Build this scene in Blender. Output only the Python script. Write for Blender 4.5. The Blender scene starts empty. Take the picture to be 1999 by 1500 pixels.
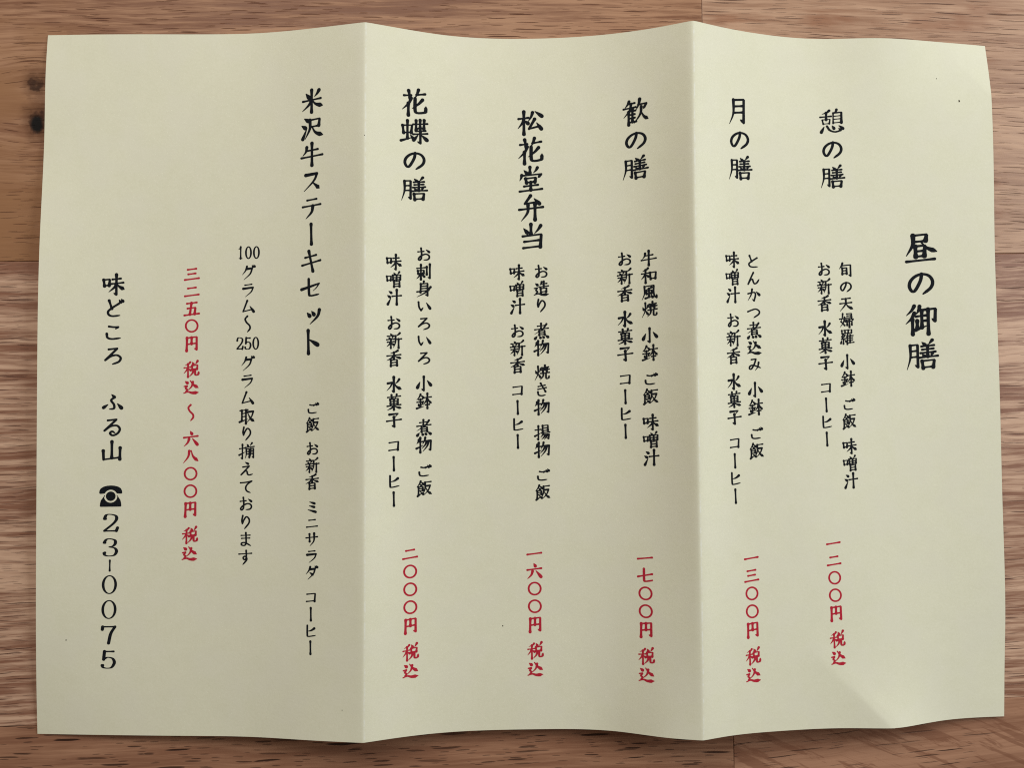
import bpy, math, random
import numpy as np
from mathutils import Vector

sc = bpy.context.scene
MM = 0.001
random.seed(7)

# ------------------------------------------------------------------ camera
cam = bpy.data.cameras.new('camera')
cam.sensor_fit = 'HORIZONTAL'; cam.sensor_width = 36.0; cam.lens = 1500.0/1999.0*36.0
cam.clip_start = 0.01; cam.clip_end = 20.0
cam_ob = bpy.data.objects.new('camera', cam); sc.collection.objects.link(cam_ob)
cam_ob.location = (-15.3951*MM, -8.0934*MM, 235.4943*MM)
cam_ob.rotation_euler = (0.0273133, -0.0345675, -0.0050390)
sc.camera = cam_ob

# ------------------------------------------------------------------ world, lights, exposure
w = bpy.data.worlds.new('World'); sc.world = w; w.use_nodes = True
w.node_tree.nodes['Background'].inputs[0].default_value = (1.0, 0.86, 0.72, 1)
w.node_tree.nodes['Background'].inputs[1].default_value = 0.13

def area(name, loc, aim, sx, sy, power, col):
    l = bpy.data.lights.new(name, 'AREA'); l.shape = 'RECTANGLE'; l.size = sx; l.size_y = sy
    l.energy = power; l.color = col
    o = bpy.data.objects.new(name, l); sc.collection.objects.link(o)
    o.location = loc
    o.rotation_euler = (Vector(aim)-Vector(loc)).to_track_quat('-Z', 'Y').to_euler()
    return o
area('window_light', (0.76, 0.22, 0.42), (0.0, 0.0, 0.0), 0.42, 0.36, 4.3, (0.86, 0.95, 1.0))
area('fill_light_top', (-0.15, 0.50, 0.55), (0.0, 0.0, 0.0), 0.42, 0.34, 2.55, (1.0, 0.995, 0.96))  # added fill lamp, no window: makes brightness fall off from top to bottom
vs = sc.view_settings
vs.view_transform = 'Standard'; vs.look = 'None'; vs.exposure = 0.20; vs.gamma = 1.0; vs.use_curve_mapping = False
sc.render.engine = 'CYCLES'
sc.cycles.max_bounces = 6
sc.cycles.filter_width = 1.1
sc.cycles.use_denoising = False      # keeps the pores and fibres crisp; what noise is left reads as sensor grain

# ------------------------------------------------------------------ material helpers
def new_mat(name):
    m = bpy.data.materials.new(name); m.use_nodes = True
    return m, m.node_tree.nodes, m.node_tree.links, m.node_tree.nodes['Principled BSDF']

class NT:
    """small wrapper to write node maths in a line"""
    def __init__(s, m): s.n = m.node_tree.nodes; s.l = m.node_tree.links
    def put(s, sock, v):
        if isinstance(v, bpy.types.NodeSocket): s.l.new(v, sock)
        elif v is not None: sock.default_value = v
    def math(s, op, a, b=None, c=None, clamp=False):
        n = s.n.new('ShaderNodeMath'); n.operation = op; n.use_clamp = clamp
        s.put(n.inputs[0], a); s.put(n.inputs[1], b); s.put(n.inputs[2], c); return n.outputs[0]
    def comb(s, x, y, z=0.0):
        n = s.n.new('ShaderNodeCombineXYZ'); s.put(n.inputs[0], x); s.put(n.inputs[1], y); s.put(n.inputs[2], z); return n.outputs[0]
    def sep(s, v):
        n = s.n.new('ShaderNodeSeparateXYZ'); s.put(n.inputs[0], v); return n.outputs
    def noise(s, v, scale=1.0, detail=2.0, rough=0.5, dist=0.0):
        n = s.n.new('ShaderNodeTexNoise'); s.put(n.inputs['Vector'], v); n.inputs['Scale'].default_value = scale
        n.inputs['Detail'].default_value = detail; n.inputs['Roughness'].default_value = rough; n.inputs['Distortion'].default_value = dist
        return n.outputs[0]
    def voro(s, v, scale=1.0, rnd=1.0):
        n = s.n.new('ShaderNodeTexVoronoi'); n.voronoi_dimensions = '2D'; s.put(n.inputs['Vector'], v)
        n.inputs['Scale'].default_value = scale; n.inputs['Randomness'].default_value = rnd
        return n.outputs['Distance'], n.outputs['Color']
    def rng(s, v, a, b, c=0.0, d=1.0):
        n = s.n.new('ShaderNodeMapRange'); n.interpolation_type = 'SMOOTHSTEP'
        s.put(n.inputs[0], v); s.put(n.inputs[1], a); s.put(n.inputs[2], b); s.put(n.inputs[3], c); s.put(n.inputs[4], d); return n.outputs[0]
    def mix(s, f, a, b, mode='MIX'):
        n = s.n.new('ShaderNodeMix'); n.data_type = 'RGBA'; n.blend_type = mode; n.clamp_factor = True
        s.put(n.inputs[0], f); s.put(n.inputs[6], a); s.put(n.inputs[7], b); return n.outputs[2]
    def coords(s):
        n = s.n.new('ShaderNodeTexCoord'); v = s.n.new('ShaderNodeVectorMath'); v.operation = 'SCALE'
        s.l.new(n.outputs['Object'], v.inputs[0]); v.inputs['Scale'].default_value = 1000.0
        return s.sep(v.outputs[0])

def rgb(*c): return (c[0], c[1], c[2], 1.0)

def wood(name, off, light, dark, pore, pore_len=9.0, pore_gap=1.25, pore_amt=0.5, pore_w=0.24, slope=0.0,
         flame=0.0, flecks=0.0, knots=(), olive=None, streak=0.5, gloss=0.46, spec=.17):
    """oiled oak, grain along X; every length in millimetres"""
    m, n, l, bs = new_mat(name); t = NT(m)
    X, Y, Z = t.coords()
    Yr = Y
    X0 = X; Y0 = Y
    Y = t.math('SUBTRACT', Y, t.math('MULTIPLY', X, slope))
    X = t.math('ADD', X, off[0]); Y = t.math('ADD', Y, off[1])
    # slow wander of the grain
    wob = t.noise(t.comb(t.math('MULTIPLY', X, .011), t.math('MULTIPLY', Y, .035), off[2]), 1, 2, .5)
    wob2 = t.noise(t.comb(t.math('MULTIPLY', X, .045), t.math('MULTIPLY', Y, .12), off[2]+2), 1, 2, .5)
    Yp = t.math('ADD', Y, t.math('MULTIPLY', t.math('SUBTRACT', wob, .5), 4.0))
    Yp = t.math('ADD', Yp, t.math('MULTIPLY', t.math('SUBTRACT', wob2, .5), 1.4))
    Y = t.math('ADD', Y, t.math('MULTIPLY', t.math('SUBTRACT', wob, .5), 9.0+flame*46))
    ksum = None
    for (kx, ky, kr, kd) in knots:   # the grain runs round the knots
        dx = t.math('SUBTRACT', X0, kx); dy = t.math('SUBTRACT', Y0, ky)
        d2 = t.math('ADD', t.math('MULTIPLY', t.math('MULTIPLY', dx, dx), .45), t.math('MULTIPLY', dy, dy))
        fall = t.math('POWER', 2.718, t.math('MULTIPLY', d2, -1/(kr*kr*14)))
        Y = t.math('SUBTRACT', Y, t.math('MULTIPLY', t.math('MULTIPLY', dy, fall), .62))
        Yp = t.math('SUBTRACT', Yp, t.math('MULTIPLY', t.math('MULTIPLY', dy, fall), .62))
    broad = t.noise(t.comb(t.math('MULTIPLY', X, .007), t.math('MULTIPLY', Y, .16), off[2]+3), 1, 3, .55)
    fine = t.noise(t.comb(t.math('MULTIPLY', X, .040), t.math('MULTIPLY', Yp, .85), off[2]+7), 1, 4, .62)
    hair = t.noise(t.comb(t.math('MULTIPLY', X, .12), t.math('MULTIPLY', Yp, 2.6), off[2]+9), 1, 3, .6)
    patch = t.noise(t.comb(t.math('MULTIPLY', X, .02), t.math('MULTIPLY', Y, .05), off[2]+5), 1, 2, .5)
    f = t.math('ADD', t.math('MULTIPLY', t.math('SUBTRACT', broad, .5), 1.5), t.math('MULTIPLY', t.math('SUBTRACT', fine, .5), 3.4*streak))
    f = t.math('ADD', f, t.math('MULTIPLY', t.math('SUBTRACT', hair, .5), 1.1*streak))
    f = t.math('ADD', f, t.math('MULTIPLY', t.math('SUBTRACT', patch, .5), .6))
    f = t.math('ADD', f, .5, clamp=True)
    f = t.rng(f, .06, .94)
    col = t.mix(f, dark, light)
    if olive is not None:
        of = t.noise(t.comb(t.math('MULTIPLY', X0, .022), t.math('MULTIPLY', Y0, .05), off[2]+11), 1, 3, .6)
        of = t.math('MULTIPLY', t.rng(of, .38, .68), t.rng(X0, -128, -146))
        col = t.mix(of, col, olive)
    if flame > 0:      # cathedral figure: reddish late-wood tongues
        wv = t.math('SINE', t.math('MULTIPLY', t.math('ADD', Y, t.math('MULTIPLY', fine, 3.0)), .50))
        brk = t.noise(t.comb(t.math('MULTIPLY', X, .035), t.math('MULTIPLY', Y, .11), off[2]+15), 1, 3, .6)
        ff = t.math('MULTIPLY', t.rng(wv, .45, 1.0), t.rng(brk, .48, .62))
        col = t.mix(t.math('MULTIPLY', ff, .75*min(1, flame*2)), col, rgb(dark[0]*.86, dark[1]*.66, dark[2]*.54))
    if flecks > 0:     # medullary flecks lying aslant the grain
        a = math.radians(-24); ca, sa = math.cos(a), math.sin(a)
        fu = t.math('ADD', t.math('MULTIPLY', X0, ca), t.math('MULTIPLY', Y0, sa))
        fv = t.math('SUBTRACT', t.math('MULTIPLY', Y0, ca), t.math('MULTIPLY', X0, sa))
        fn = t.noise(t.comb(t.math('MULTIPLY', fu, .055), t.math('MULTIPLY', fv, .42), off[2]+19), 1, 4, .70, .5)
        col = t.mix(t.math('MULTIPLY', t.rng(fn, .50, .60), flecks), col, rgb(dark[0]*.72, dark[1]*.62, dark[2]*.58))
    # pores: spindle shaped vessel lines
    pt = None
    for k, (fl, fg, fa, fw, fs) in enumerate(((1.0, 1.0, 1.0, 1.0, 1.0), (.62, .72, .95, .95, .9), (.34, .48, .8, .95, .65))):
        d, c = t.voro(t.comb(t.math('ADD', t.math('DIVIDE', X, pore_len*fl), k*7.37+off[2]),
                             t.math('ADD', t.math('DIVIDE', t.math('ADD', Yp, t.math('MULTIPLY', hair, .22)), pore_gap*fg), k*3.1), 0))
        ce = t.sep(c)
        on = t.math('LESS_THAN', ce[0], pore_amt*fa)
        size = t.math('MULTIPLY_ADD', ce[1], pore_w*fw, pore_w*fw*.5)
        e = t.rng(t.math('DIVIDE', d, size), 1.0, .72)
        e = t.math('MULTIPLY', t.math('MULTIPLY', e, on), t.math('MULTIPLY_ADD', ce[2], .45, .55))
        e = t.math('MULTIPLY', e, fs)
        pt = e if pt is None else t.math('MAXIMUM', pt, e)
    col = t.mix(t.math('MULTIPLY', pt, .93), col, pore)
    kk = None
    for (kx, ky, kr, kd) in knots:
        dx = t.math('SUBTRACT', X0, kx); dy = t.math('SUBTRACT', Y0, ky)
        nn = t.noise(t.comb(t.math('MULTIPLY', X0, .28), t.math('MULTIPLY', Y0, .28), kx), 1, 3, .6)
        d = t.math('SQRT', t.math('ADD', t.math('MULTIPLY', dx, dx), t.math('MULTIPLY', t.math('MULTIPLY', dy, dy), .62)))
        d = t.math('ADD', d, t.math('MULTIPLY', t.math('SUBTRACT', nn, .5), kr*1.9))
        halo = t.math('MULTIPLY', t.rng(d, kr*2.5, kr*.6), .72)
        col = t.mix(halo, col, rgb(.115, .046, .020))
        fill = t.math('MULTIPLY', t.rng(d, kr*1.05, kr*.75), t.rng(nn, .60, .46))
        col = t.mix(t.math('MULTIPLY', fill, .8), col, rgb(.060, .022, .010))
        ring = t.rng(t.math('ABSOLUTE', t.math('SUBTRACT', d, kr*.85)), kr*.30, 0.0)
        col = t.mix(t.math('MULTIPLY', ring, .35), col, rgb(.045, .015, .007))
        dc = t.math('SQRT', t.math('ADD', t.math('MULTIPLY', dx, dx), t.math('MULTIPLY', t.math('MULTIPLY', t.math('ADD', dy, kr*.35), t.math('ADD', dy, kr*.35)), .55)))
        core = t.math('MULTIPLY', t.rng(t.math('ADD', dc, t.math('MULTIPLY', t.math('SUBTRACT', nn, .5), kr*.5)), kr*.95, kr*.45), kd)
        col = t.mix(core, col, rgb(.006, .004, .003))
        kk = core if kk is None else t.math('MAXIMUM', kk, core)
    t.put(bs.inputs['Base Color'], col)
    ro = t.math('ADD', t.math('MULTIPLY', t.math('SUBTRACT', fine, .5), .35), gloss)
    ro = t.math('ADD', ro, t.math('MULTIPLY', pt, .2), clamp=True)
    t.put(bs.inputs['Roughness'], ro)
    bs.inputs['Specular IOR Level'].default_value = spec
    h = t.math('ADD', t.math('MULTIPLY', fine, .8), t.math('MULTIPLY', hair, .35))
    h = t.math('SUBTRACT', h, t.math('MULTIPLY', pt, .9))
    if kk is not None: h = t.math('SUBTRACT', h, t.math('MULTIPLY', kk, .4))
    b = n.new('ShaderNodeBump'); b.inputs['Strength'].default_value = .55; b.inputs['Distance'].default_value = .00016
    t.put(b.inputs['Height'], h); l.new(b.outputs[0], bs.inputs['Normal'])
    return m

def paper_mat():
    m, n, l, bs = new_mat('cream_paper'); t = NT(m)
    uvn = n.new('ShaderNodeUVMap'); uvn.uv_map = 'sheet'
    sx = n.new('ShaderNodeVectorMath'); sx.operation = 'SCALE'; l.new(uvn.outputs[0], sx.inputs[0]); sx.inputs['Scale'].default_value = 300
    X, Y, Z = t.sep(sx.outputs[0])
    a = t.noise(t.comb(X, Y), .03, 3, .6)
    cloud = t.noise(t.comb(X, Y, 4.0), .22, 3, .6)
    b_ = t.noise(t.comb(X, Y), 1.1, 3, .65)
    c = t.noise(t.comb(t.math('MULTIPLY', X, 2.6), t.math('MULTIPLY', Y, 1.7)), 1, 3, .65)
    f = t.math('ADD', t.math('MULTIPLY', t.math('SUBTRACT', a, .5), .7), t.math('MULTIPLY', t.math('SUBTRACT', b_, .5), .9))
    f = t.math('ADD', f, t.math('MULTIPLY', t.math('SUBTRACT', cloud, .5), .6))
    f = t.math('ADD', f, t.math('MULTIPLY', t.math('SUBTRACT', c, .5), .9))
    f = t.math('ADD', f, .5, clamp=True)
    col = t.mix(f, rgb(.764, .732, .540), rgb(.850, .815, .625))
    # faint pinkish / greenish drift of the stock
    tint = t.noise(t.comb(X, Y, 9.0), .09, 2, .5)
    col = t.mix(t.math('MULTIPLY', t.rng(tint, .40, .66), .35), col, rgb(.81, .768, .62))
    # worn fold lines: broken fibres show paler
    for fu in (98.34, 198.17):
        wob = t.noise(t.comb(X, Y, fu), .25, 3, .7)
        d = t.math('ABSOLUTE', t.math('SUBTRACT', t.math('ADD', X, t.math('MULTIPLY', t.math('SUBTRACT', wob, .5), .5)), fu+.25))
        brk = t.rng(t.noise(t.comb(X, Y, fu+3), .5, 4, .7), .40, .62)
        w_ = t.math('MULTIPLY', t.rng(d, .38, .08), brk)
        col = t.mix(t.math('MULTIPLY', w_, .55), col, rgb(.90, .89, .80))
    t.put(bs.inputs['Base Color'], col)
    bs.inputs['Roughness'].default_value = .70
    bs.inputs['Specular IOR Level'].default_value = .28
    b = n.new('ShaderNodeBump'); b.inputs['Strength'].default_value = .24; b.inputs['Distance'].default_value = .00006
    h = t.math('ADD', b_, t.math('MULTIPLY', c, .7)); h = t.math('ADD', h, t.math('MULTIPLY', cloud, 1.6))
    t.put(b.inputs['Height'], h); l.new(b.outputs[0], bs.inputs['Normal'])
    return m

def ink_mat(name, c, c2):
    m, n, l, bs = new_mat(name); t = NT(m)
    X, Y, Z = t.coords()
    f = t.noise(t.comb(X, Y), 2.5, 2, .6)
    t.put(bs.inputs['Base Color'], t.mix(t.rng(f, .25, .75), c, c2))
    bs.inputs['Roughness'].default_value = .75; bs.inputs['Specular IOR Level'].default_value = .06
    return m

M_PAPER = paper_mat()
M_BLACK = ink_mat('black_ink', rgb(.005, .006, .008), rgb(.016, .018, .022))
M_RED = ink_mat('red_ink', rgb(.45, .014, .032), rgb(.55, .032, .056))
M_SPECK = ink_mat('speck_brown', rgb(.03, .022, .012), rgb(.06, .045, .025))

# ------------------------------------------------------------------ wooden tabletop (setting the menu lies on)
table = bpy.data.objects.new('wooden_table', None); sc.collection.objects.link(table)
table['label'] = 'reddish brown oak tabletop of wide planks under the cream menu sheet'
table['category'] = 'table'
TROT = math.radians(0.56)
table.rotation_euler = (0, 0, TROT)

def plank(x0, x1, y0, y1, mat):
    """one board in the table's own frame, mm; small arris on the top edges"""
    g, th, bv = .05, 28.0, .20
    x0 += g; x1 -= g; y0 += g; y1 -= g
    lv = [(0, -th), (0, -bv), (bv*.3, -bv*.3), (bv, 0)]
    V = []; Fc = []
    for ins, z in lv:
        V += [((x0+ins)*MM, (y0+ins)*MM, z*MM), ((x1-ins)*MM, (y0+ins)*MM, z*MM), ((x1-ins)*MM, (y1-ins)*MM, z*MM), ((x0+ins)*MM, (y1-ins)*MM, z*MM)]
    Fc.append((3, 2, 1, 0))
    for k in range(len(lv)-1):
        for i in range(4):
            j = (i+1) % 4
            Fc.append((k*4+i, k*4+j, k*4+4+j, k*4+4+i))
    e = (len(lv)-1)*4; Fc.append((e, e+1, e+2, e+3))
    me = bpy.data.meshes.new('plank'); me.from_pydata(V, [], Fc); me.update()
    me.materials.append(mat)
    o = bpy.data.objects.new('plank', me); sc.collection.objects.link(o); o.parent = table
    return o

W_TOPL = wood('oak_board_knotty', (40, 30, 1.3), rgb(0.469, 0.255, 0.147), rgb(0.240, 0.107, 0.058), rgb(0.087, 0.027, 0.013), 34, 1.25, .65, .12,
              knots=((-150.6, 92.1, 2.1, .30), (-150.0, 80.2, 2.7, 1.0)), olive=rgb(0.342, 0.167, 0.079), streak=.62, flame=.08)
W_TOPR = wood('oak_board_flamed', (-300, 12, 4.1), rgb(0.602, 0.369, 0.236), rgb(0.357, 0.190, 0.114), rgb(0.076, 0.024, 0.011), 48, 1.1, .85, .125, slope=-.035,
              flame=.42, streak=.42, spec=.32)
W_MID = wood('oak_board_lined', (120, -60, 7.7), rgb(0.673, 0.428, 0.289), rgb(0.275, 0.124, 0.074), rgb(0.082, 0.024, 0.012), 34, 1.10, .70, .125, streak=.62, slope=.012, spec=.32)
W_BOTL = wood('oak_board_pored', (500, 25, 9.2), rgb(0.449, 0.233, 0.137), rgb(0.270, 0.122, 0.069), rgb(0.022, 0.007, 0.004), 26, 1.9, .66, .150, streak=.42)
W_BOTR = wood('oak_board_flecked', (-70, 44, 12.5), rgb(0.464, 0.243, 0.147), rgb(0.291, 0.136, 0.079), rgb(0.024, 0.008, 0.004), 64, 1.9, .62, .12, slope=.085, flecks=.60, streak=.34)
W_FAR = wood('oak_board_plain', (900, 70, 15.1), rgb(.29, .17, .13), rgb(.16, .085, .062), rgb(.04, .016, .011), 9, 1.5, .45, .24)
Y1, Y2 = 37.45, -101.2
plank(-420, 54.1, Y1, Y1+140, W_TOPL)
plank(54.1, 420, Y1, Y1+140, W_TOPR)
plank(-420, 420, Y2, Y1, W_MID)
plank(-420, 58.95, Y2-140, Y2, W_BOTL)
plank(58.95, 420, Y2-140, Y2, W_BOTR)
plank(-420, 420, Y1+140, Y1+280, W_FAR)

# ------------------------------------------------------------------ menu sheet: surface of the twice folded paper (mm)
FOLD1, FOLD2 = 98.333, 198.173
VK = np.array([0, 12, 30, 65, 105, 145, 180, 198, 210.])
ZK = np.array([[0.27, 1.04, 1.17, 3.07, 3.42, 2.75, 1.8, 0.94, 0.23], [1.33, 1.23, 1.17, 1.45, 1.65, 1.68, 1.8, 1.87, 1.91], [1.94, 1.82, 1.7, 1.67, 1.85, 2.26, 2.87, 3.33, 3.7], [3.24, 3.26, 3.29, 3.4, 3.69, 4.19, 4.79, 5.14, 5.37], [6.67, 6.55, 6.42, 6.34, 6.51, 6.96, 7.61, 8.03, 8.35], [10.72, 10.7, 10.68, 10.66, 10.68, 10.74, 10.81, 10.85, 10.88], [7.4, 7.25, 7.05, 6.77, 6.63, 6.71, 7.18, 7.57, 7.89], [3.09, 3.31, 3.6, 3.93, 4.1, 4.2, 4.43, 4.62, 4.77], [1.54, 1.92, 2.36, 3.06, 3.59, 3.54, 3.61, 3.76, 3.87], [5.12, 4.95, 4.75, 4.86, 5.31, 5.56, 5.97, 6.25, 6.45], [9.85, 9.47, 8.97, 8.72, 9.05, 9.5, 10.41, 11.06, 11.59], [14.03, 14.0, 13.96, 13.88, 13.81, 13.79, 13.8, 13.82, 13.83], [10.41, 10.16, 9.8, 9.4, 9.32, 9.62, 10.21, 10.59, 10.89], [6.17, 6.12, 6.09, 6.13, 6.43, 6.99, 7.69, 8.13, 8.45], [3.61, 3.68, 3.8, 3.99, 4.41, 5.13, 6.0, 6.51, 6.86], [4.58, 4.0, 3.23, 2.65, 2.68, 3.35, 4.57, 5.5, 6.34], [2.96, 3.04, 2.78, 2.29, 2.14, 2.48, 2.93, 2.9, 2.69], [0.2, 1.67, 2.8, 2.51, 2.85, 2.57, 2.08, 1.13, 1.12]])
K1 = np.array([0, 20, 45, 65, 82, FOLD1])
K2 = FOLD1+(FOLD2-FOLD1)*np.array([0, .1, .25, .5, .75, .9, 1.])
K3 = FOLD2+(297-FOLD2)*np.array([0, .1, .25, .45, .62, .8, 1.])

def spline(xk, yk, x):
    n = len(xk); h = np.diff(xk); A = np.eye(n); b = np.zeros(yk.shape)
    for i in range(1, n-1):
        A[i, :] = 0; A[i, i-1] = h[i-1]; A[i, i] = 2*(h[i-1]+h[i]); A[i, i+1] = h[i]
        b[i] = 6*((yk[i+1]-yk[i])/h[i]-(yk[i]-yk[i-1])/h[i-1])
    Mm = np.linalg.solve(A, b)
    k = np.clip(np.searchsorted(xk, x)-1, 0, n-2); H = h[k][:, None]
    a = (xk[k+1]-x)[:, None]/H; c = (x-xk[k])[:, None]/H
    return a*yk[k]+c*yk[k+1]+((a**3-a)*Mm[k]+(c**3-c)*Mm[k+1])*H**2/6

UF = np.linspace(0, 297, 595)      # every 0.5 mm
VF = np.linspace(0, 210, 211)      # every 1 mm
def smooth(z, axis, half, sig):
    ker = np.exp(-.5*(np.arange(-half, half+1)/sig)**2); ker /= ker.sum()
    pw = [(0, 0), (0, 0)]; pw[axis] = (half, half)
    zp = np.pad(z, pw, mode='reflect', reflect_type='odd')
    return np.apply_along_axis(lambda r: np.convolve(r, ker, 'valid'), axis, zp)
Zv = spline(VK, ZK.T, VF)
z = np.zeros((len(VF), len(UF)))
m1 = UF <= FOLD1; m2 = (UF > FOLD1) & (UF <= FOLD2); m3 = UF > FOLD2
z[:, m1] = spline(K1, Zv[:, :6].T, UF[m1]).T
z[:, m2] = spline(K2, Zv[:, 5:12].T, UF[m2]).T
z[:, m3] = spline(K3, Zv[:, 11:18].T, UF[m3]).T
z = smooth(z, 1, 6, 1.8)
UU, VVg = np.meshgrid(UF, VF)
def crease(z, a, b, h, wl, wr, grow):
    """a dented ridge running from a to b (sheet mm), rising along its length"""
    dx, dy = b[0]-a[0], b[1]-a[1]; L = math.hypot(dx, dy); dx /= L; dy /= L
    s = ((UU-a[0])*dx+(VVg-a[1])*dy)/L
    d = (UU-a[0])*-dy+(VVg-a[1])*dx
    ht = h*np.clip(s, 0, 1.3)**grow
    prof = np.where(d > 0, np.exp(-np.sqrt(d*d+3.0)/wl), np.exp(-np.sqrt(d*d+3.0)/wr))
    return z+ht*prof
z = crease(z, (231.5, 184.0), (258.5, 210.0), 2.0, 11.0, 7.5, .85)
z = crease(z, (282.0, 3.0), (297.0, 17.5), .45, 3.5, 6.0, .5)
z += .10*np.exp(-((UU-FOLD1)/.55)**2)+.10*np.exp(-((UU-FOLD2)/.55)**2)    # the pressed fold lines
z = np.maximum(z, .18)
dxs = np.sqrt(np.maximum(.25-np.diff(z, axis=1)**2, .01))
x = np.concatenate([np.zeros((len(VF), 1)), np.cumsum(dxs, 1)], 1); x -= x[:, 300:301]
zu = np.gradient(z, UF, axis=1); zvv = np.gradient(z, VF, axis=0)

def sheet(u, v, lift=0.0):
    """sheet mm -> world metres (arrays), raised along the surface normal"""
    u = np.asarray(u, float); v = np.asarray(v, float)
    fi = np.clip(v/1.0, 0, 209.999); fj = np.clip(u/.5, 0, 593.999)
    i = fi.astype(int); j = fj.astype(int); a = fi-i; b = fj-j
    def bl(g): return (g[i, j]*(1-b)+g[i, j+1]*b)*(1-a)+(g[i+1, j]*(1-b)+g[i+1, j+1]*b)*a
    nx = -bl(zu); ny = bl(zvv); nl = np.sqrt(nx*nx+ny*ny+1)
    return np.stack([bl(x)+lift*nx/nl, 105-v+lift*ny/nl, bl(z)+lift/nl], -1)*MM

def build_sheet():
    top = np.stack([x, 105-VVg, z], -1).reshape(-1, 3)
    nx = -zu; ny = zvv; nl = np.sqrt(nx*nx+ny*ny+1)
    bot = top-.10*np.stack([nx/nl, ny/nl, 1/nl], -1).reshape(-1, 3)
    nu, nv = len(UF), len(VF); N = nu*nv
    idx = np.arange(N).reshape(nv, nu)
    q = np.stack([idx[:-1, :-1], idx[1:, :-1], idx[1:, 1:], idx[:-1, 1:]], -1).reshape(-1, 4)
    loop = np.concatenate([idx[0, :-1], idx[:-1, -1], idx[-1, :0:-1], idx[:0:-1, 0]])    # clockwise rim
    n = len(loop)
    V = np.concatenate([top, bot, top[loop], bot[loop]])*MM
    r = 2*N+np.arange(n); r2 = 2*N+(np.arange(n)+1) % n
    rim = np.stack([r, r2, r2+n, r+n], -1)
    F = q.tolist()+(q[:, ::-1]+N).tolist()+rim.tolist()
    me = bpy.data.meshes.new('menu_sheet'); me.from_pydata(V.tolist(), [], F); me.update()
    me.polygons.foreach_set('use_smooth', [True]*(2*len(q))+[False]*n)
    uv = me.uv_layers.new(name='sheet')
    u_all = np.concatenate([UU.ravel(), UU.ravel(), UU.ravel()[loop], UU.ravel()[loop]])/300
    v_all = np.concatenate([VVg.ravel(), VVg.ravel(), VVg.ravel()[loop], VVg.ravel()[loop]])/300
    li = np.empty(len(me.loops), dtype=np.int32); me.loops.foreach_get('vertex_index', li)
    uv.data.foreach_set('uv', np.stack([u_all[li], v_all[li]], 1).ravel().astype(np.float32))
    me.materials.append(M_PAPER)
    o = bpy.data.objects.new('menu_sheet', me); sc.collection.objects.link(o)
    o['label'] = 'cream paper menu sheet with two folds and vertical black and red lettering'
    o['category'] = 'menu'
    return o
menu = build_sheet()

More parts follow.
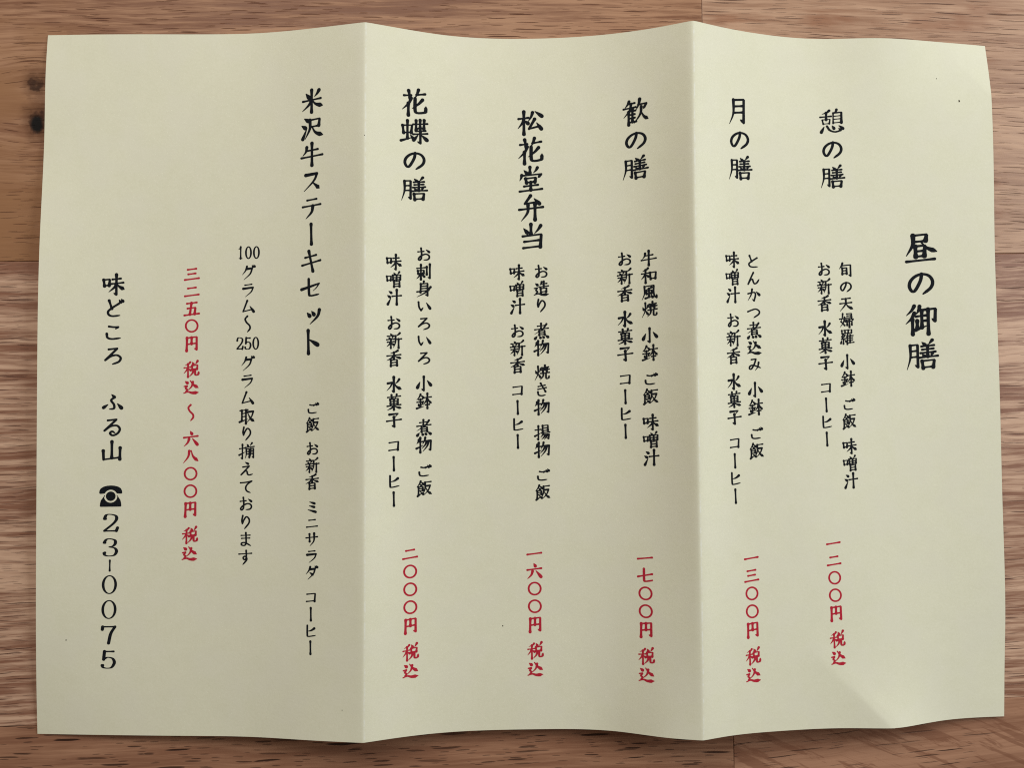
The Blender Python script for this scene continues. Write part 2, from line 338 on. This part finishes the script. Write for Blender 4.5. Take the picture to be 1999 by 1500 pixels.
# ------------------------------------------------------------------ brush lettering
# strokes on a 100 x 100 square, y down.  a blunt, k with a hook, p sweep to a point, n spreading sweep,
# d dot, r rising flick, t kana curve, K curve with hook; '!' keeps a corner in a curve
GLYPH = {
'昼': 'a 31,13 69,13 66,33;a 34,33 65,33;p+ 31,13 30,42 12,74;n 54,36 68,54 97,70;a 37,47 38,80;a 37,47 64,47 62,80;a 38,63 62,63;a 38,79 62,79;a 12,92 90,92',
'の': 't 54,19 50,42 34,74 23,80 14,64 18,44 34,27 56,19 78,25 89,44 83,66 58,88',
'御': 'p 30,7 22,20 6,34;p 30,29 20,46 4,60;a 24,48 24,94;p 46,10 42,24 34,34;a 42,22 64,22;a 34,40 66,40;a 52,24 52,76;a 53,56 66,56;a 38,54 38,78;r 32,82 68,72;k 70,22 93,22 91,60 82,52;a 71,22 71,98',
'膳': 'p 14,13 14,54 3,93;k 14,13 37,13 37,88 28,80;a 15,33 36,33;a 14,53 36,53;d 51,6 60,16;p 83,2 77,9 71,16;a 49,20 88,20;a 51,31 86,31;a 46,42 92,42;a 68,20 68,56;d 52,46 57,54;p 83,45 80,51 77,56;a 42,57 99,57;a 50,69 53,94;a 50,69 88,69 84,94;a 53,91 85,91',
'憩': 'p 40,2 30,9 10,15;a 2,27 48,27;a 27,11 27,40;a- 11,40 15,58;a- 11,39 43,39 40,58;a- 15,57 40,57;p 70,1 67,8 60,13;a- 56,14 56,58;a 56,14 90,14 90,58;a- 57,28 90,28;a- 57,41 90,41;a- 57,56 90,56;d 18,70 6,92;K 30,68 42,86 64,95 88,91! 78,80;d 52,68 59,80;d 80,70 96,84',
'月': 'p 27,10 27,58 10,95;k 27,10 73,10 73,93 58,82;a 28,33 72,33;a 27,56 72,56',
'歓': 'p 24,4 18,16 7,28;a 20,14 46,14;a 2,31 50,31;p 32,15 26,40 3,66;a 22,46 22,97;a 23,44 49,44;a 24,58 46,58;a 24,72 46,72;a 23,88 52,88;a 37,34 37,87;p+ 66,3 62,22 52,42;k 60,24 93,24 80,44;p 72,34 68,62 44,94;n 72,54 82,74 99,88',
'松': 'a 5,32 44,32;a 26,6 26,95;p 26,34 20,50 3,70;d 30,42 42,54;p 60,13 54,30 43,46;d 70,10 96,32;a 68,40 46,76 88,70;d 76,56 94,82',
'花': 'a 10,23 38,23;a 28,5 34,35;p 66,3 61,18 52,36;a 58,22 92,20;p 38,34 28,54 4,76;a 27,54 27,99;p 82,42 66,58 42,74;K+ 53,36 53,80 59,91 74,93 94,91! 95,68',
'堂': 'a 47,3 47,27;d 24,13 35,26;p 76,8 70,18 60,27;p 15,31 13,41 7,52;k 15,33 92,35 78,48;a 30,46 34,64;a 30,46 70,46 66,64;a 34,62 66,62;a 24,76 78,76;a 50,63 50,93;a 7,94 94,94',
'弁': 'a 48,3 26,32 70,31;d 62,16 82,38;a 4,53 96,53;p 38,38 36,68 12,98;a 65,38 65,99',
'当': 'a 48,3 48,42;d 20,16 34,34;p 86,12 76,26 62,40;a 16,46 88,46 84,95;a 22,68 78,68;a 18,92 84,92',
'蝶': 'a 7,25 11,56;a 7,25 42,25 39,56;a 11,54 40,54;a 25,6 25,78;r 1,86 46,74;d 36,64 47,80;a 46,22 99,22;a 57,7 57,48;a 72,6 72,40;a 87,7 86,42;a 58,40 86,40;a 56,50 92,50;a 46,62 99,62;k 73,50 73,99 62,92;d 64,66 48,86;d+ 78,68 97,88',
'米': 'd+ 22,16 35,34;p+ 80,10 72,22 60,34;a 8,46 88,46;a 47,4 47,97;p 46,47 34,66 6,87;n+ 50,48 66,66 97,78',
'沢': 'd+ 16,8 32,20;d+ 4,36 20,48;r+ 8,93 27,50;a 38,18 84,18 80,47;a 42,47 80,47;p+ 40,18 40,54 19,94;n+ 50,48 66,74 99,90',
'牛': 'p 27,17 23,36 9,52;a 24,33 76,33;a 3,60 97,60;a 50,3 50,99',
'山': 'a 50,8 50,84;a 11,46 13,87 86,87;a 88,42 87,95',
'味': 'a 4,22 8,52;a 4,22 32,22 29,52;a 8,50 30,50;a 44,24 82,24;a 38,45 94,45;k 62,3 62,98 50,90;p 61,47 54,62 28,82;n+ 64,48 76,62 99,78',
'旬': 'p 30,3 22,20 6,40;k 24,19 87,19 87,94 72,84;a 28,36 28,76;a 28,36 59,36 59,76;a 29,54 59,54;a 29,73 59,73',
'天': 'a 20,18 80,18;a 6,48 90,48;p 48,20 45,56 6,98;n+ 50,50 64,72 99,93',
'婦': 'p 24,5 20,32 10,56;a 11,56 36,84;p 36,30 28,64 3,92;a 1,38 42,38;a 52,9 86,9 86,36;a 54,22 86,22;a 52,35 86,35;d 48,44 44,58;k 48,47 99,47 90,58;a 54,60 54,84;k 54,60 88,60 88,86 80,80;a 70,48 70,99',
'羅': 'a 14,5 17,26;a 14,5 86,5 83,26;a 17,25 83,25;a 37,6 38,24;a 61,6 60,24;a 26,29 12,46 30,48;a 36,38 10,62 38,60;a 24,62 24,94;d 12,70 6,88;d 34,68 44,82;p 57,29 52,46 42,62;a 52,44 52,99;d 70,32 75,40;a 53,46 94,46;a 53,60 90,60;a 53,74 90,74;a 53,91 99,91;a 72,46 72,90',
'小': 'k 49,4 49,93 34,82;d+ 24,36 8,70;d+ 72,32 94,64',
'鉢': 'p 28,3 20,20 3,37;d 30,8 47,28;a 14,36 40,36;a 5,52 48,52;a 27,36 27,84;d 13,62 18,75;p 41,57 39,66 35,75;r 3,92 50,84;a 48,28 97,28;a 72,3 72,99;p 70,30 62,54 43,74;n 74,32 84,54 99,70;a 60,75 86,75',
'飯': 'p 28,3 20,20 3,38;d 30,8 48,26;d 24,22 32,31;a 14,40 14,92;a 14,39 42,39 42,64;a 15,51 42,51;a 15,64 42,64;r 8,97 38,80;d 25,70 45,88;a 54,14 94,14;p 56,14 56,54 40,94;p 58,38 89,38! 76,68 47,96;n 60,48 76,76 99,95',
'噌': 'a 3,26 7,54;a 3,26 31,26 28,54;a 7,52 29,52;d 48,5 56,17;p 85,3 79,11 72,19;a 42,22 44,53;a 42,22 93,22 90,53;a 44,52 90,52;a 67,23 67,51;a 44,37 90,37;a 50,62 50,97;a 50,62 86,62 86,97;a 51,78 86,78;a 51,94 86,94',
'汁': 'd 17,10 32,21;d 7,36 22,47;r+ 10,93 30,54;a 38,44 97,44;a 68,5 68,99',
'新': 'd 26,2 35,13;a 7,17 50,17;d 17,22 22,33;p 43,20 40,28 36,35;a 3,39 55,39;a 7,55 51,55;k 30,39 30,96 22,90;p 28,58 20,70 4,83;d 34,62 48,75;p 88,4 78,13 60,20;p 60,20 60,60 47,94;a 61,42 99,42;a 80,42 80,99',
'香': 'p 75,3 60,10 26,17;a 5,31 94,31;a 50,13 50,56;p 48,33 34,47 4,60;n 52,33 68,44 98,56;a 30,60 30,98;a 30,60 70,60 70,98;a 31,77 70,77;a 31,95 70,95',
'水': 'k+ 49,3 49,96 36,86;p 10,38 38,36! 28,60 4,84;p 84,20 72,36 56,46;n+ 52,42 68,66 99,86',
'菓': 'a 9,16 92,16;a 34,3 37,28;p 68,3 65,14 58,28;a 25,30 28,61;a 25,30 77,30 74,61;a 28,45 75,45;a 28,60 75,60;a 50,30 50,99;a 6,71 94,71;p 48,73 36,85 8,96;n 52,73 66,83 98,94',
'子': 'p 20,14 76,14! 64,27 49,36;k+ 50,34 53,95 36,85;a 3,54 97,54',
'煮': 'a 22,18 76,18;a 46,3 46,38;a 4,39 94,39;p 82,10 56,42 4,68;a 34,50 34,79;a 34,50 70,50 70,79;a 35,63 70,63;a 35,76 70,76;d+ 20,84 7,99;d+ 38,86 42,97;d+ 56,86 63,97;d+ 75,84 92,98',
'込': 'd+ 10,12 24,24;K 4,44 24,42! 14,58 24,68 10,84;n+ 2,87 30,82 56,92 98,94;p 60,22 52,50 28,72;n+ 44,12 64,40 96,64',
'和': 'p 44,4 34,13 9,20;a 3,36 51,36;a 28,14 28,98;p 26,38 18,54 1,72;d 33,46 47,59;a 57,36 61,78;a 57,36 95,36 91,78;a 61,75 92,75',
'風': 'p 20,9 20,56 3,95;K 20,9 80,9! 78,50 85,80 98,93! 98,70;p 66,20 50,26 33,29;a 32,38 34,59;a 32,38 67,38 64,59;a 34,58 64,58;a 49,26 49,80;r 26,86 72,78;d 61,68 72,85',
'焼': 'd 7,30 14,47;p 42,22 37,35 30,45;p 24,4 24,52 3,96;d 26,54 39,77;a 48,16 94,16;a 70,3 70,31;a 43,31 98,31;a 58,22 57,43;a 83,22 82,43;a 41,53 99,53;p 60,54 56,76 37,95;K 77,54 77,84 83,92 95,90! 98,72',
'造': 'd+ 10,12 24,24;K 3,44 24,42! 14,58 24,68 10,84;n+ 2,88 30,82 56,92 99,94;p 52,6 48,17 40,28;a 46,20 86,20;a 35,38 97,38;a 66,5 66,38;a 45,50 48,76;a 45,50 85,50 82,76;a 48,73 82,73',
'物': 'p 16,15 12,28 3,41;a 12,30 43,30;a 26,4 26,98;r 1,70 45,55;p 58,6 52,28 40,47;k 52,27 95,27 91,90 78,84;p 67,30 58,52 37,74;p 81,30 70,62 42,94',
'揚': 'a 3,30 41,30;k 24,6 24,96 13,88;r 1,70 43,53;a 52,7 52,42;a 52,7 87,7 87,42;a 53,24 87,24;a 53,40 87,40;a 44,54 99,54;p 58,54 52,68 40,82;k 56,66 95,66 91,96 80,90;p 70,68 62,82 46,96;p 83,68 76,84 62,99',
'刺': 'a 5,24 57,24;a 31,3 31,99;a 11,40 14,61;a 11,40 51,40 48,61;a 14,59 49,59;p 29,60 20,76 3,92;d 34,64 53,82;a 69,20 69,70;k 89,5 89,96 76,88',
'身': 'p 50,1 48,8 41,15;a 30,16 28,70;k 30,16 74,16 74,96 58,87;a 31,32 74,32;a 30,47 74,47;a 6,65 82,62;p 94,42 64,72 6,98',
'取': 'a 4,12 55,12;a 16,12 16,78;a 43,12 43,99;a 17,32 43,32;a 17,52 43,52;r 1,84 55,72;p 53,26 92,26! 78,62 45,96;n+ 56,36 74,70 99,92',
'揃': 'a 3,30 39,30;k 22,6 22,96 11,88;r 1,70 41,55;d 52,7 59,18;p 85,3 79,11 72,20;a 42,27 99,27;p 48,38 48,72 41,96;k 48,38 68,38 68,94 61,88;a 49,54 68,54;a 49,70 68,70;p 77,38 77,72 73,96;k 77,38 95,38 95,96 86,90;a 78,54 95,54;a 78,70 95,70',
'一': 'a+ 5,52 95,52',
'二': 'a+ 24,28 76,28;a+ 5,76 95,76',
'三': 'a+ 22,18 78,18;a+ 26,48 74,48;a+ 4,82 96,82',
'五': 'a+ 18,14 82,14;a+ 48,14 38,86;a+ 22,46 74,46 69,87;a+ 2,88 98,88',
'六': 'd+ 46,2 56,20;a+ 4,38 94,38;p+ 38,50 30,72 6,94;d+ 60,50 92,92',
'七': 'a+ 4,52 94,44;K+ 42,6 43,74 52,86 94,84! 94,78',
'八': 'p+ 40,16 33,52 3,88;n+ 52,14 66,54 99,88',
'〇': 'o 50,50 38.5,38.5 13,11',
'円': 'a+ 20,13 18,96;k+ 20,13 83,13 83,95 68,86;a+ 50,14 50,54;a+ 20,54 82,54',
'税': 'p 42,4 32,13 9,20;a 3,36 49,36;a 28,14 28,98;p 26,38 18,54 1,72;d 33,46 45,57;d+ 56,6 63,20;p+ 90,2 83,13 76,22;a 54,28 56,54;a 54,28 90,28 87,54;a 56,51 88,51;p+ 62,54 58,76 38,96;K+ 75,54 75,84 82,92 96,90! 99,70',
'ど': 'a 28,10 42,52;t 76,26 46,46 24,66 27,84 46,91 82,87;d 78,6 86,18;d 89,2 97,13',
'と': 'a 24,10 40,50;t 82,24 46,46 20,66 24,84 46,91 86,88',
'こ': 't 28,22 52,25 76,24! 62,34;t 18,60 22,80 44,87 86,82',
'ろ': 't 28,18 72,13! 12,74! 40,54 70,48 89,62 80,82 48,95',
'ふ': 'd 46,6 60,20;t 62,20 44,36 58,58 58,78 36,82;d 28,58 6,74;d+ 76,54 96,76',
'る': 't 28,17 72,12! 12,70! 42,48 74,44 89,62 78,84 54,95 40,84 50,74 64,82',
'ご': 't 28,26 48,29 70,24! 58,34;t 16,62 20,82 42,88 82,83;d 74,12 83,25;d 86,7 96,20',
'お': 'a 8,32 50,27;t 30,5 34,40 32,80! 20,92 12,82 28,62 60,47 84,54 89,72 76,86 50,89;d 66,15 88,31',
'ん': 't 52,8 30,50 10,92! 28,62 44,56 50,74 60,88 78,80 95,56',
'か': 't 8,38 44,28 62,30 65,50 54,88! 42,78;p 40,5 32,44 6,88;d+ 72,22 95,44',
'つ': 't 4,44 34,32 66,24 92,38 88,60 50,86',
'み': 't 24,18 60,13! 46,50 24,84 9,83 13,66 40,58 95,76;p 80,38 72,70 52,96',
'い': 't 12,22 16,58 30,82! 44,62;d+ 68,26 94,66',
'き': 'a 22,27 72,16;a 20,47 80,34;a 40,3 75,63;t 20,66 25,87 48,93 74,87',
'り': 't 28,8 22,40 26,62! 36,38 54,15 73,30 73,58 42,98',
'え': 'd 40,5 62,17;t 24,39 70,32! 40,64 12,93! 40,68 54,70 58,87 70,94 95,88',
'て': 't 8,26 50,22 90,13! 58,36 46,60 54,82 80,94',
'ま': 'a 18,22 82,19;a 22,42 80,39;t 52,3 54,40 54,76 42,91 22,87 24,74 48,72 88,92',
'す': 'a 4,28 96,21;t 56,3 58,40 56,58 44,66 35,53 46,42 58,50 60,68 34,99',
'ス': 'p+ 20,20 76,20! 60,52 12,94;n+ 54,58 70,74 88,92',
'テ': 'a 28,14 74,14;a 6,42 94,42;p+ 56,44 50,72 22,99',
'ー': 'a 48,8 50,92',
'キ': 'a 20,31 74,26;a 5,65 95,54;a 38,3 58,99',
'セ': 'p 3,52 90,36! 76,54 60,66;K 38,8 40,74 48,87 88,86! 90,84',
'ッ': 'd+ 32,40 44,56;d+ 54,36 65,52;p+ 92,34 83,62 46,94',
'ト': 'a 38,3 40,99;d+ 44,42 80,68',
'コ': 'a 16,22 82,22 78,80;a 14,76 80,76',
'ヒ': 'K 22,6 23,76 32,89 86,87! 88,84;p+ 78,33 54,46 26,50',
'ミ': 'd 30,14 70,30;d 28,43 68,57;d 18,72 80,95',
'ニ': 'a 26,28 76,28;a 8,78 94,78',
'サ': 'a 4,34 96,34;a 31,8 33,64;p+ 69,6 67,62 36,98',
'ラ': 'a 26,14 76,14;p+ 14,38 86,38! 72,68 30,98',
'ダ': 'p 40,6 30,32 6,58;p+ 36,24 78,24! 66,60 22,99;d 36,48 60,66;d 78,2 85,14;d 90,2 97,14',
'グ': 'p 40,6 30,34 6,62;p+ 36,24 78,24! 64,62 18,99;d 78,2 85,14;d 90,2 97,14',
'ム': 'a 44,6 14,80 84,72;d+ 64,48 92,90',
'〜': 't 47,6 34,22 42,42 60,60 62,78 48,96',
'0': 'o 50,50 27,43 12,5.5',
'O': 'o 50,50 25,42 19,9',
'1': 'a 52,10 52,90;c 36,91 68,91;c 52,10 44,20 34,22',
'2': 'b 29,30 6.5;c 24,30 32,12 50,9 72,16 76,32 62,54 24,88;a 24,89 76,89;c 76,89 81,74',
'3': 'b 28,27 6.5;c 24,27 34,12 50,9 70,16 72,32 62,44 46,48;c 46,48 70,54 78,70 68,88 46,92 30,88 24,78;b 28,76 6.5',
'5': 'a 34,12 74,12;c 34,11 31,50;c 31,50 48,40 70,46 78,66 66,88 46,92 30,88 24,78;b 28,78 6.5',
'7': 'a 24,13 78,13;c 24,13 23,26;c 78,13 60,46 51,92',
'|': 'a- 50,25 50,75',
}
def _arc(cx, cy, r, a0, a1, n=14):
    return [(cx+r*math.cos(math.radians(a0+(a1-a0)*i/n)), cy+r*math.sin(math.radians(a0+(a1-a0)*i/n))) for i in range(n+1)]
# telephone mark: arched receiver, body with a round bite, dial disc
_hand = [(3,36)]+[(4,26),(9,16),(20,9),(35,5),(50,4),(65,5),(80,9),(91,16),(96,26),(97,36),(93,39),(76,38)]+_arc(50,49,27,-27,-153,16)+[(24,38),(7,39)]
_bodl = [(27,45),(20,52),(10,66),(7,78),(6,90),(9,93),(50,93)]+_arc(50,49,27,90,189,10)
_bodr = [(100-a, b) for a, b in _bodl][::-1]
SPECIAL = {'☎': [('poly', _hand), ('poly', _bodl), ('poly', _bodr), ('poly', _arc(50,49,20,0,342,19))]}


ASPECT = {'膳': (1.02, .92), '月': (1.0, 1.08), '昼': (1.14, 1.0), '御': (1.06, 1.0), '憩': (1.0, .95), '蝶': (1.04, .96), '牛': (1.0, .97), 'の': (1.08, .98)}
KATA = set('ステキセッコヒミニサラダグム')
KANA = set('のどころふるごおとんかつみりきいえてます')
THIN_CURVES = 'ptnKc'

def catmull(P, per=5):
    P = np.array(P, float)
    if len(P) < 3: return [tuple(P[0]*(1-k/6)+P[-1]*k/6) for k in range(7)]
    Q = np.vstack([2*P[0]-P[1], P, 2*P[-1]-P[-2]]); out = []
    for i in range(1, len(Q)-2):
        p0, p1, p2, p3 = Q[i-1:i+3]
        for k in range(per):
            s = k/per
            out.append(tuple(.5*(2*p1+(p2-p0)*s+(2*p0-5*p1+4*p2-p3)*s*s+(3*p1-p0-3*p2+p3)*s**3)))
    out.append(tuple(P[-1])); return out

def stroke_pieces(kind, toks):
    """-> list of pieces (list of points); pieces meet at corners"""
    pts = []; corner = []
    for tk in toks:
        c = tk.endswith('!'); a, b = tk.rstrip('!').split(','); pts.append((float(a), float(b))); corner.append(c)
    if kind in 'ak' : corner = [True]*len(pts)
    pieces = []; cur = [pts[0]]
    for p, c in zip(pts[1:-1], corner[1:-1]):
        cur.append(p)
        if c: pieces.append(cur); cur = [p]
    cur.append(pts[-1]); pieces.append(cur)
    return [catmull(p) for p in pieces]

def ribbon(kind, pieces, base, slant):
    """-> list of polygons (lists of points) of one brush stroke"""
    pieces = [np.array([(px, py-slant*(px-50)) for px, py in p]) for p in pieces]
    lens = [np.concatenate([[0], np.cumsum(np.hypot(*np.diff(p, axis=0).T))]) for p in pieces]
    L = sum(l[-1] for l in lens); acc = 0; polys = []
    last = None
    for pi, (p, l) in enumerate(zip(pieces, lens)):
        s = (acc+l)/max(L, 1e-6); acc += l[-1]
        tan = np.gradient(p, axis=0); tan /= np.maximum(np.hypot(tan[:, 0], tan[:, 1]), 1e-6)[:, None]
        nrm = np.stack([-tan[:, 1], tan[:, 0]], 1)
        ver = np.abs(tan[:, 1])
        wd = base*(.66+.40*ver**1.3)
        e0 = s*L; e1 = (1-s)*L      # distance from either end
        if kind in 'ak':
            wd = wd*(1+.30*np.exp(-(e0/5.5)**2)+.34*np.exp(-((e1-2)/6.0)**2)-.10*np.exp(-((s-.5)/.25)**2))
        if kind in 'kK':
            wd = wd*np.clip(.22+e1/9.0, 0, 1)
        if kind == 'p':
            wd = base*1.12*(1.0-.80*s**1.5)*(1+.12*np.exp(-(e0/6)**2))
        if kind == 'r':
            wd = base*1.2*(1.0-.78*s)
        if kind == 'n':
            wd = base*(.50+1.05*np.clip(s/.80, 0, 1)**1.6)*np.clip((1.0-s)/.20, .12, 1)**.85
        if kind == 'd':
            wd = base*(.38+1.02*np.clip(s/.75, 0, 1))
        if kind == 't':
            wd = base*(.78+.26*ver)*(1+.15*np.exp(-(e0/6)**2))*np.clip(.55+e1/28.0, 0, 1)
        if kind == 'c':
            wd = base*(.42+.85*ver**1.5)
        h = wd/2
        A = p+nrm*h[:, None]; B = p-nrm*h[:, None]
        polys.append(('strip', A, B))
        ends = []
        if pi == 0: ends.append((p[0], h[0], tan[0]))
        ends.append((p[-1], h[-1], tan[-1]))
        for c, r, tg in ends:
            if r > .6:
                g = np.linspace(0, 2*math.pi, 11)[:-1]
                polys.append(('poly', np.stack([c[0]+r*np.cos(g), c[1]+r*np.sin(g)], 1)))
    return polys

_cache = {}
def glyph_polys(ch, base):
    key = (ch, base)
    if key in _cache: return _cache[key]
    out = []
    if ch in SPECIAL:
        for kind, pts in SPECIAL[ch]: out.append((kind, pts))
        _cache[key] = out; return out
    slant = 0.0 if (ch in KANA or ch.isdigit() or ch in '|〜ー〇O') else .125
    ns = GLYPH[ch].count(';')+1
    if slant: base = base*min(1.06, max(.74, 1.06-.020*(ns-5)))
    for st in GLYPH[ch].split(';'):
        tk = st.split()
        if not tk: continue
        kind = tk[0]
        if kind == 'o':      # closed ring: cx,cy rx,ry thick thin
            cx, cy = map(float, tk[1].split(',')); rx, ry = map(float, tk[2].split(',')); tx, ty = map(float, tk[3].split(','))
            g = np.linspace(0, 2*math.pi, 37)
            A = np.stack([cx+(rx+tx/2)*np.cos(g), cy+(ry+ty/2)*np.sin(g)], 1); B = np.stack([cx+(rx-tx/2)*np.cos(g), cy+(ry-ty/2)*np.sin(g)], 1)
            out.append(('strip', A, B)); continue
        if kind == 'b':      # ball: cx,cy r
            cx, cy = map(float, tk[1].split(',')); r = float(tk[2]); g = np.linspace(0, 2*math.pi, 15)[:-1]
            out.append(('poly', np.stack([cx+r*np.cos(g), cy+r*np.sin(g)], 1))); continue
        bb = base
        if kind[-1] == '+': bb = base*1.15; kind = kind[:-1]
        if kind[-1] == '-': bb = base*.62; kind = kind[:-1]
        out += ribbon(kind, stroke_pieces(kind, tk[1:]), bb, slant)
    _cache[key] = out; return out

class Ink:
    """collects the strokes of one printed line and links them as one mesh that follows the sheet"""
    def __init__(s): s.V = []; s.F = []
    def glyph(s, ch, u, v, em, base, sx=1.0, sy=1.0):
        k = 0
        if ch in KANA: q, base = .81, base*1.14
        elif ch in KATA: q, base = .80, base*1.14
        elif ch in GLYPH and not (ch.isdigit() or ch in '|〜O'): q, base = .89, base*1.10
        else: q = 1.0
        ax, ay = ASPECT.get(ch, (1, 1))
        sx *= q*ax; sy *= q*ay
        for po in glyph_polys(ch, base):
            lift = .012+.0016*(k % 60); k += 1
            def tr(P):
                P = np.asarray(P, float)
                return sheet(u+(P[:, 0]-50)/100*em*sx, v+(P[:, 1]-50)/100*em*sy, lift)
            if po[0] == 'strip':
                A, B = tr(po[1]), tr(po[2]); n = len(A); o = len(s.V)
                s.V += A.tolist()+B.tolist()
                s.F += [(o+i, o+i+1, o+n+i+1, o+n+i) for i in range(n-1)]
            else:
                A = tr(po[1]); o = len(s.V); s.V += A.tolist(); s.F.append(tuple(range(o, o+len(A))))
    def build(s, name, mat, label=None):
        me = bpy.data.meshes.new(name); me.from_pydata(s.V, [], s.F); me.update(); me.materials.append(mat)
        o = bpy.data.objects.new(name, me); sc.collection.objects.link(o); o.parent = menu
        if label: o['label'] = label
        return o

def advance(text):
    """centre of every character along the column, in ems"""
    y = 0.0; out = []; first = True
    for c in text:
        if c == ' ': y += .5; continue
        if not first: y += 1
        first = False; out.append((c, y))
    return out

# name, words, centre of the first and of the last character (sheet mm), ems between them
LINES = [
('title_text','昼の御膳',273.32,64.57,273.16,98.38,3),
('dish_name','憩の膳',245.46,25.91,245.47,43.25,2),
('dish_description','旬の天婦羅 小鉢 ご飯 味噌汁',249.02,72.02,248.69,136.68,12.5),
('dish_description','お新香 水菓子 コーヒー',242.02,72.02,241.37,124.01,10),
('price','一二〇〇円 税込',242.18,155.39,242.18,189.23,6.5),
('dish_name','月の膳',214.53,24.47,215.05,41.96,2),
('dish_description','とんかつ煮込み 小鉢 ご飯',218.90,70.02,218.59,127.18,11),
('dish_description','味噌汁 お新香 水菓子 コーヒー',212.01,69.85,211.44,140.62,13.5),
('price','一三〇〇円 税込',215.91,159.03,215.45,193.08,6.5),
('dish_name','歓の膳',180.83,24.47,180.48,41.64,2),
('dish_description','牛和風焼 小鉢 ご飯 味噌汁',184.18,69.09,184.24,128.95,11.5),
('dish_description','お新香 水菓子 コーヒー',177.00,69.23,176.78,121.23,10),
('price','一七〇〇円 税込',182.08,158.71,182.27,192.55,6.5),
('dish_name','松花堂弁当',148.64,26.31,148.85,61.75,4),
('dish_description','お造り 煮物 焼き物 揚物 ご飯',151.74,72.63,151.74,139.41,13),
('dish_description','味噌汁 お新香 コーヒー',144.42,72.84,144.38,124.17,10),
('price','一六〇〇円 税込',149.10,157.82,149.28,192.05,6.5),
('dish_name','花蝶の膳',113.26,21.75,113.25,48.20,3),
('dish_description','お刺身いろいろ 小鉢 煮物 ご飯',116.20,67.75,116.19,137.79,13.5),
('dish_description','味噌汁 お新香 水菓子 コーヒー',107.25,70.49,107.21,140.74,13.5),
('price','二〇〇〇円 税込',111.99,157.06,112.11,191.03,6.5),
('dish_name','米沢牛ステーキセッ',81.60,21.88,81.37,85.99,8),
('dish_description','ご飯 お新香 ミニサラダ コーヒー',82.04,113.75,82.18,183.63,14.5),
('price','三二五〇円 税込 〜 六八〇〇円 税込',44.42,73.18,44.74,156.68,16),
]
BASE = {'title_text': 9.9, 'dish_name': 10.3, 'dish_description': 11.8, 'price': 11.4}
for name, text, u0, v0, u1, v1, k in LINES:
    ink = Ink(); em = math.hypot(u1-u0, v1-v0)/k
    for c, y in advance(text):
        s = y/k
        ink.glyph(c, u0+(u1-u0)*s, v0+(v1-v0)*s, em, BASE[name])
    if text.startswith('米沢牛'): ink.glyph('ト', 81.37, 93.99, em, BASE[name])
    full = text+('ト' if text.startswith('米沢牛') else '')
    ink.build(name, M_RED if name == 'price' else M_BLACK)

# the steak sizes: upright numbers set across the column
ink = Ink(); u0, v0, u1, v1, em = 61.70, 66.90, 61.66, 157.91, 5.243
def numbers(txt, v):
    for i, c in enumerate(txt.replace('0', 'O')): ink.glyph(c, 61.70+(i-1)*em*.47, v, em, 15.0, .60, .80)
numbers('100', v0); numbers('250', v0+5.22*em)
for c, y in [('グ',1.14),('ラ',2.14),('ム',3.12),('〜',4.10)]+[(c, 6.36+i) for i, c in enumerate('グラム取り揃えております')]:
    ink.glyph(c, u0+(u1-u0)*y/17.36, v0+y*em, em, 11.0)
ink.build('size_line', M_BLACK)

# shop line with its telephone number
ink = Ink(); u0, v0, u1, em = 21.20, 76.37, 21.44, 7.115
for c, y in zip('味どころふる山', (0, 1, 2, 3, 5, 6, 7)): ink.glyph(c, u0, v0+y*em, em, 11.0)
for c, y in zip('23|0075', (10.02, 11.04, 11.80, 12.59, 13.62, 14.65, 15.68)): ink.glyph(c, u0-.12, v0+y*em, em, 11.5, .95, .86)
ink.build('shop_line', M_BLACK)
ink = Ink(); ink.glyph('☎', u0-.15, v0+8.92*em, em, 9.0); ink.build('telephone_symbol', M_BLACK)

# specks and scuffs in the paper
for u, v, r in ((286.5, 18.7, .32), (279.2, 11.8, .16), (139.5, 179.3, .20), (8.7, 182.1, .20), (98.3, 33.6, .14), (92.0, 201.0, .14)):
    ink = Ink(); g = np.linspace(0, 2*math.pi, 10)[:-1]
    P = sheet(u+r*np.cos(g)*(.8+.3*np.cos(g*3)), v+r*np.sin(g)*1.25, .012)
    ink.V = P.tolist(); ink.F = [tuple(range(len(P)))[::-1]]
    ink.build('speck', M_SPECK)
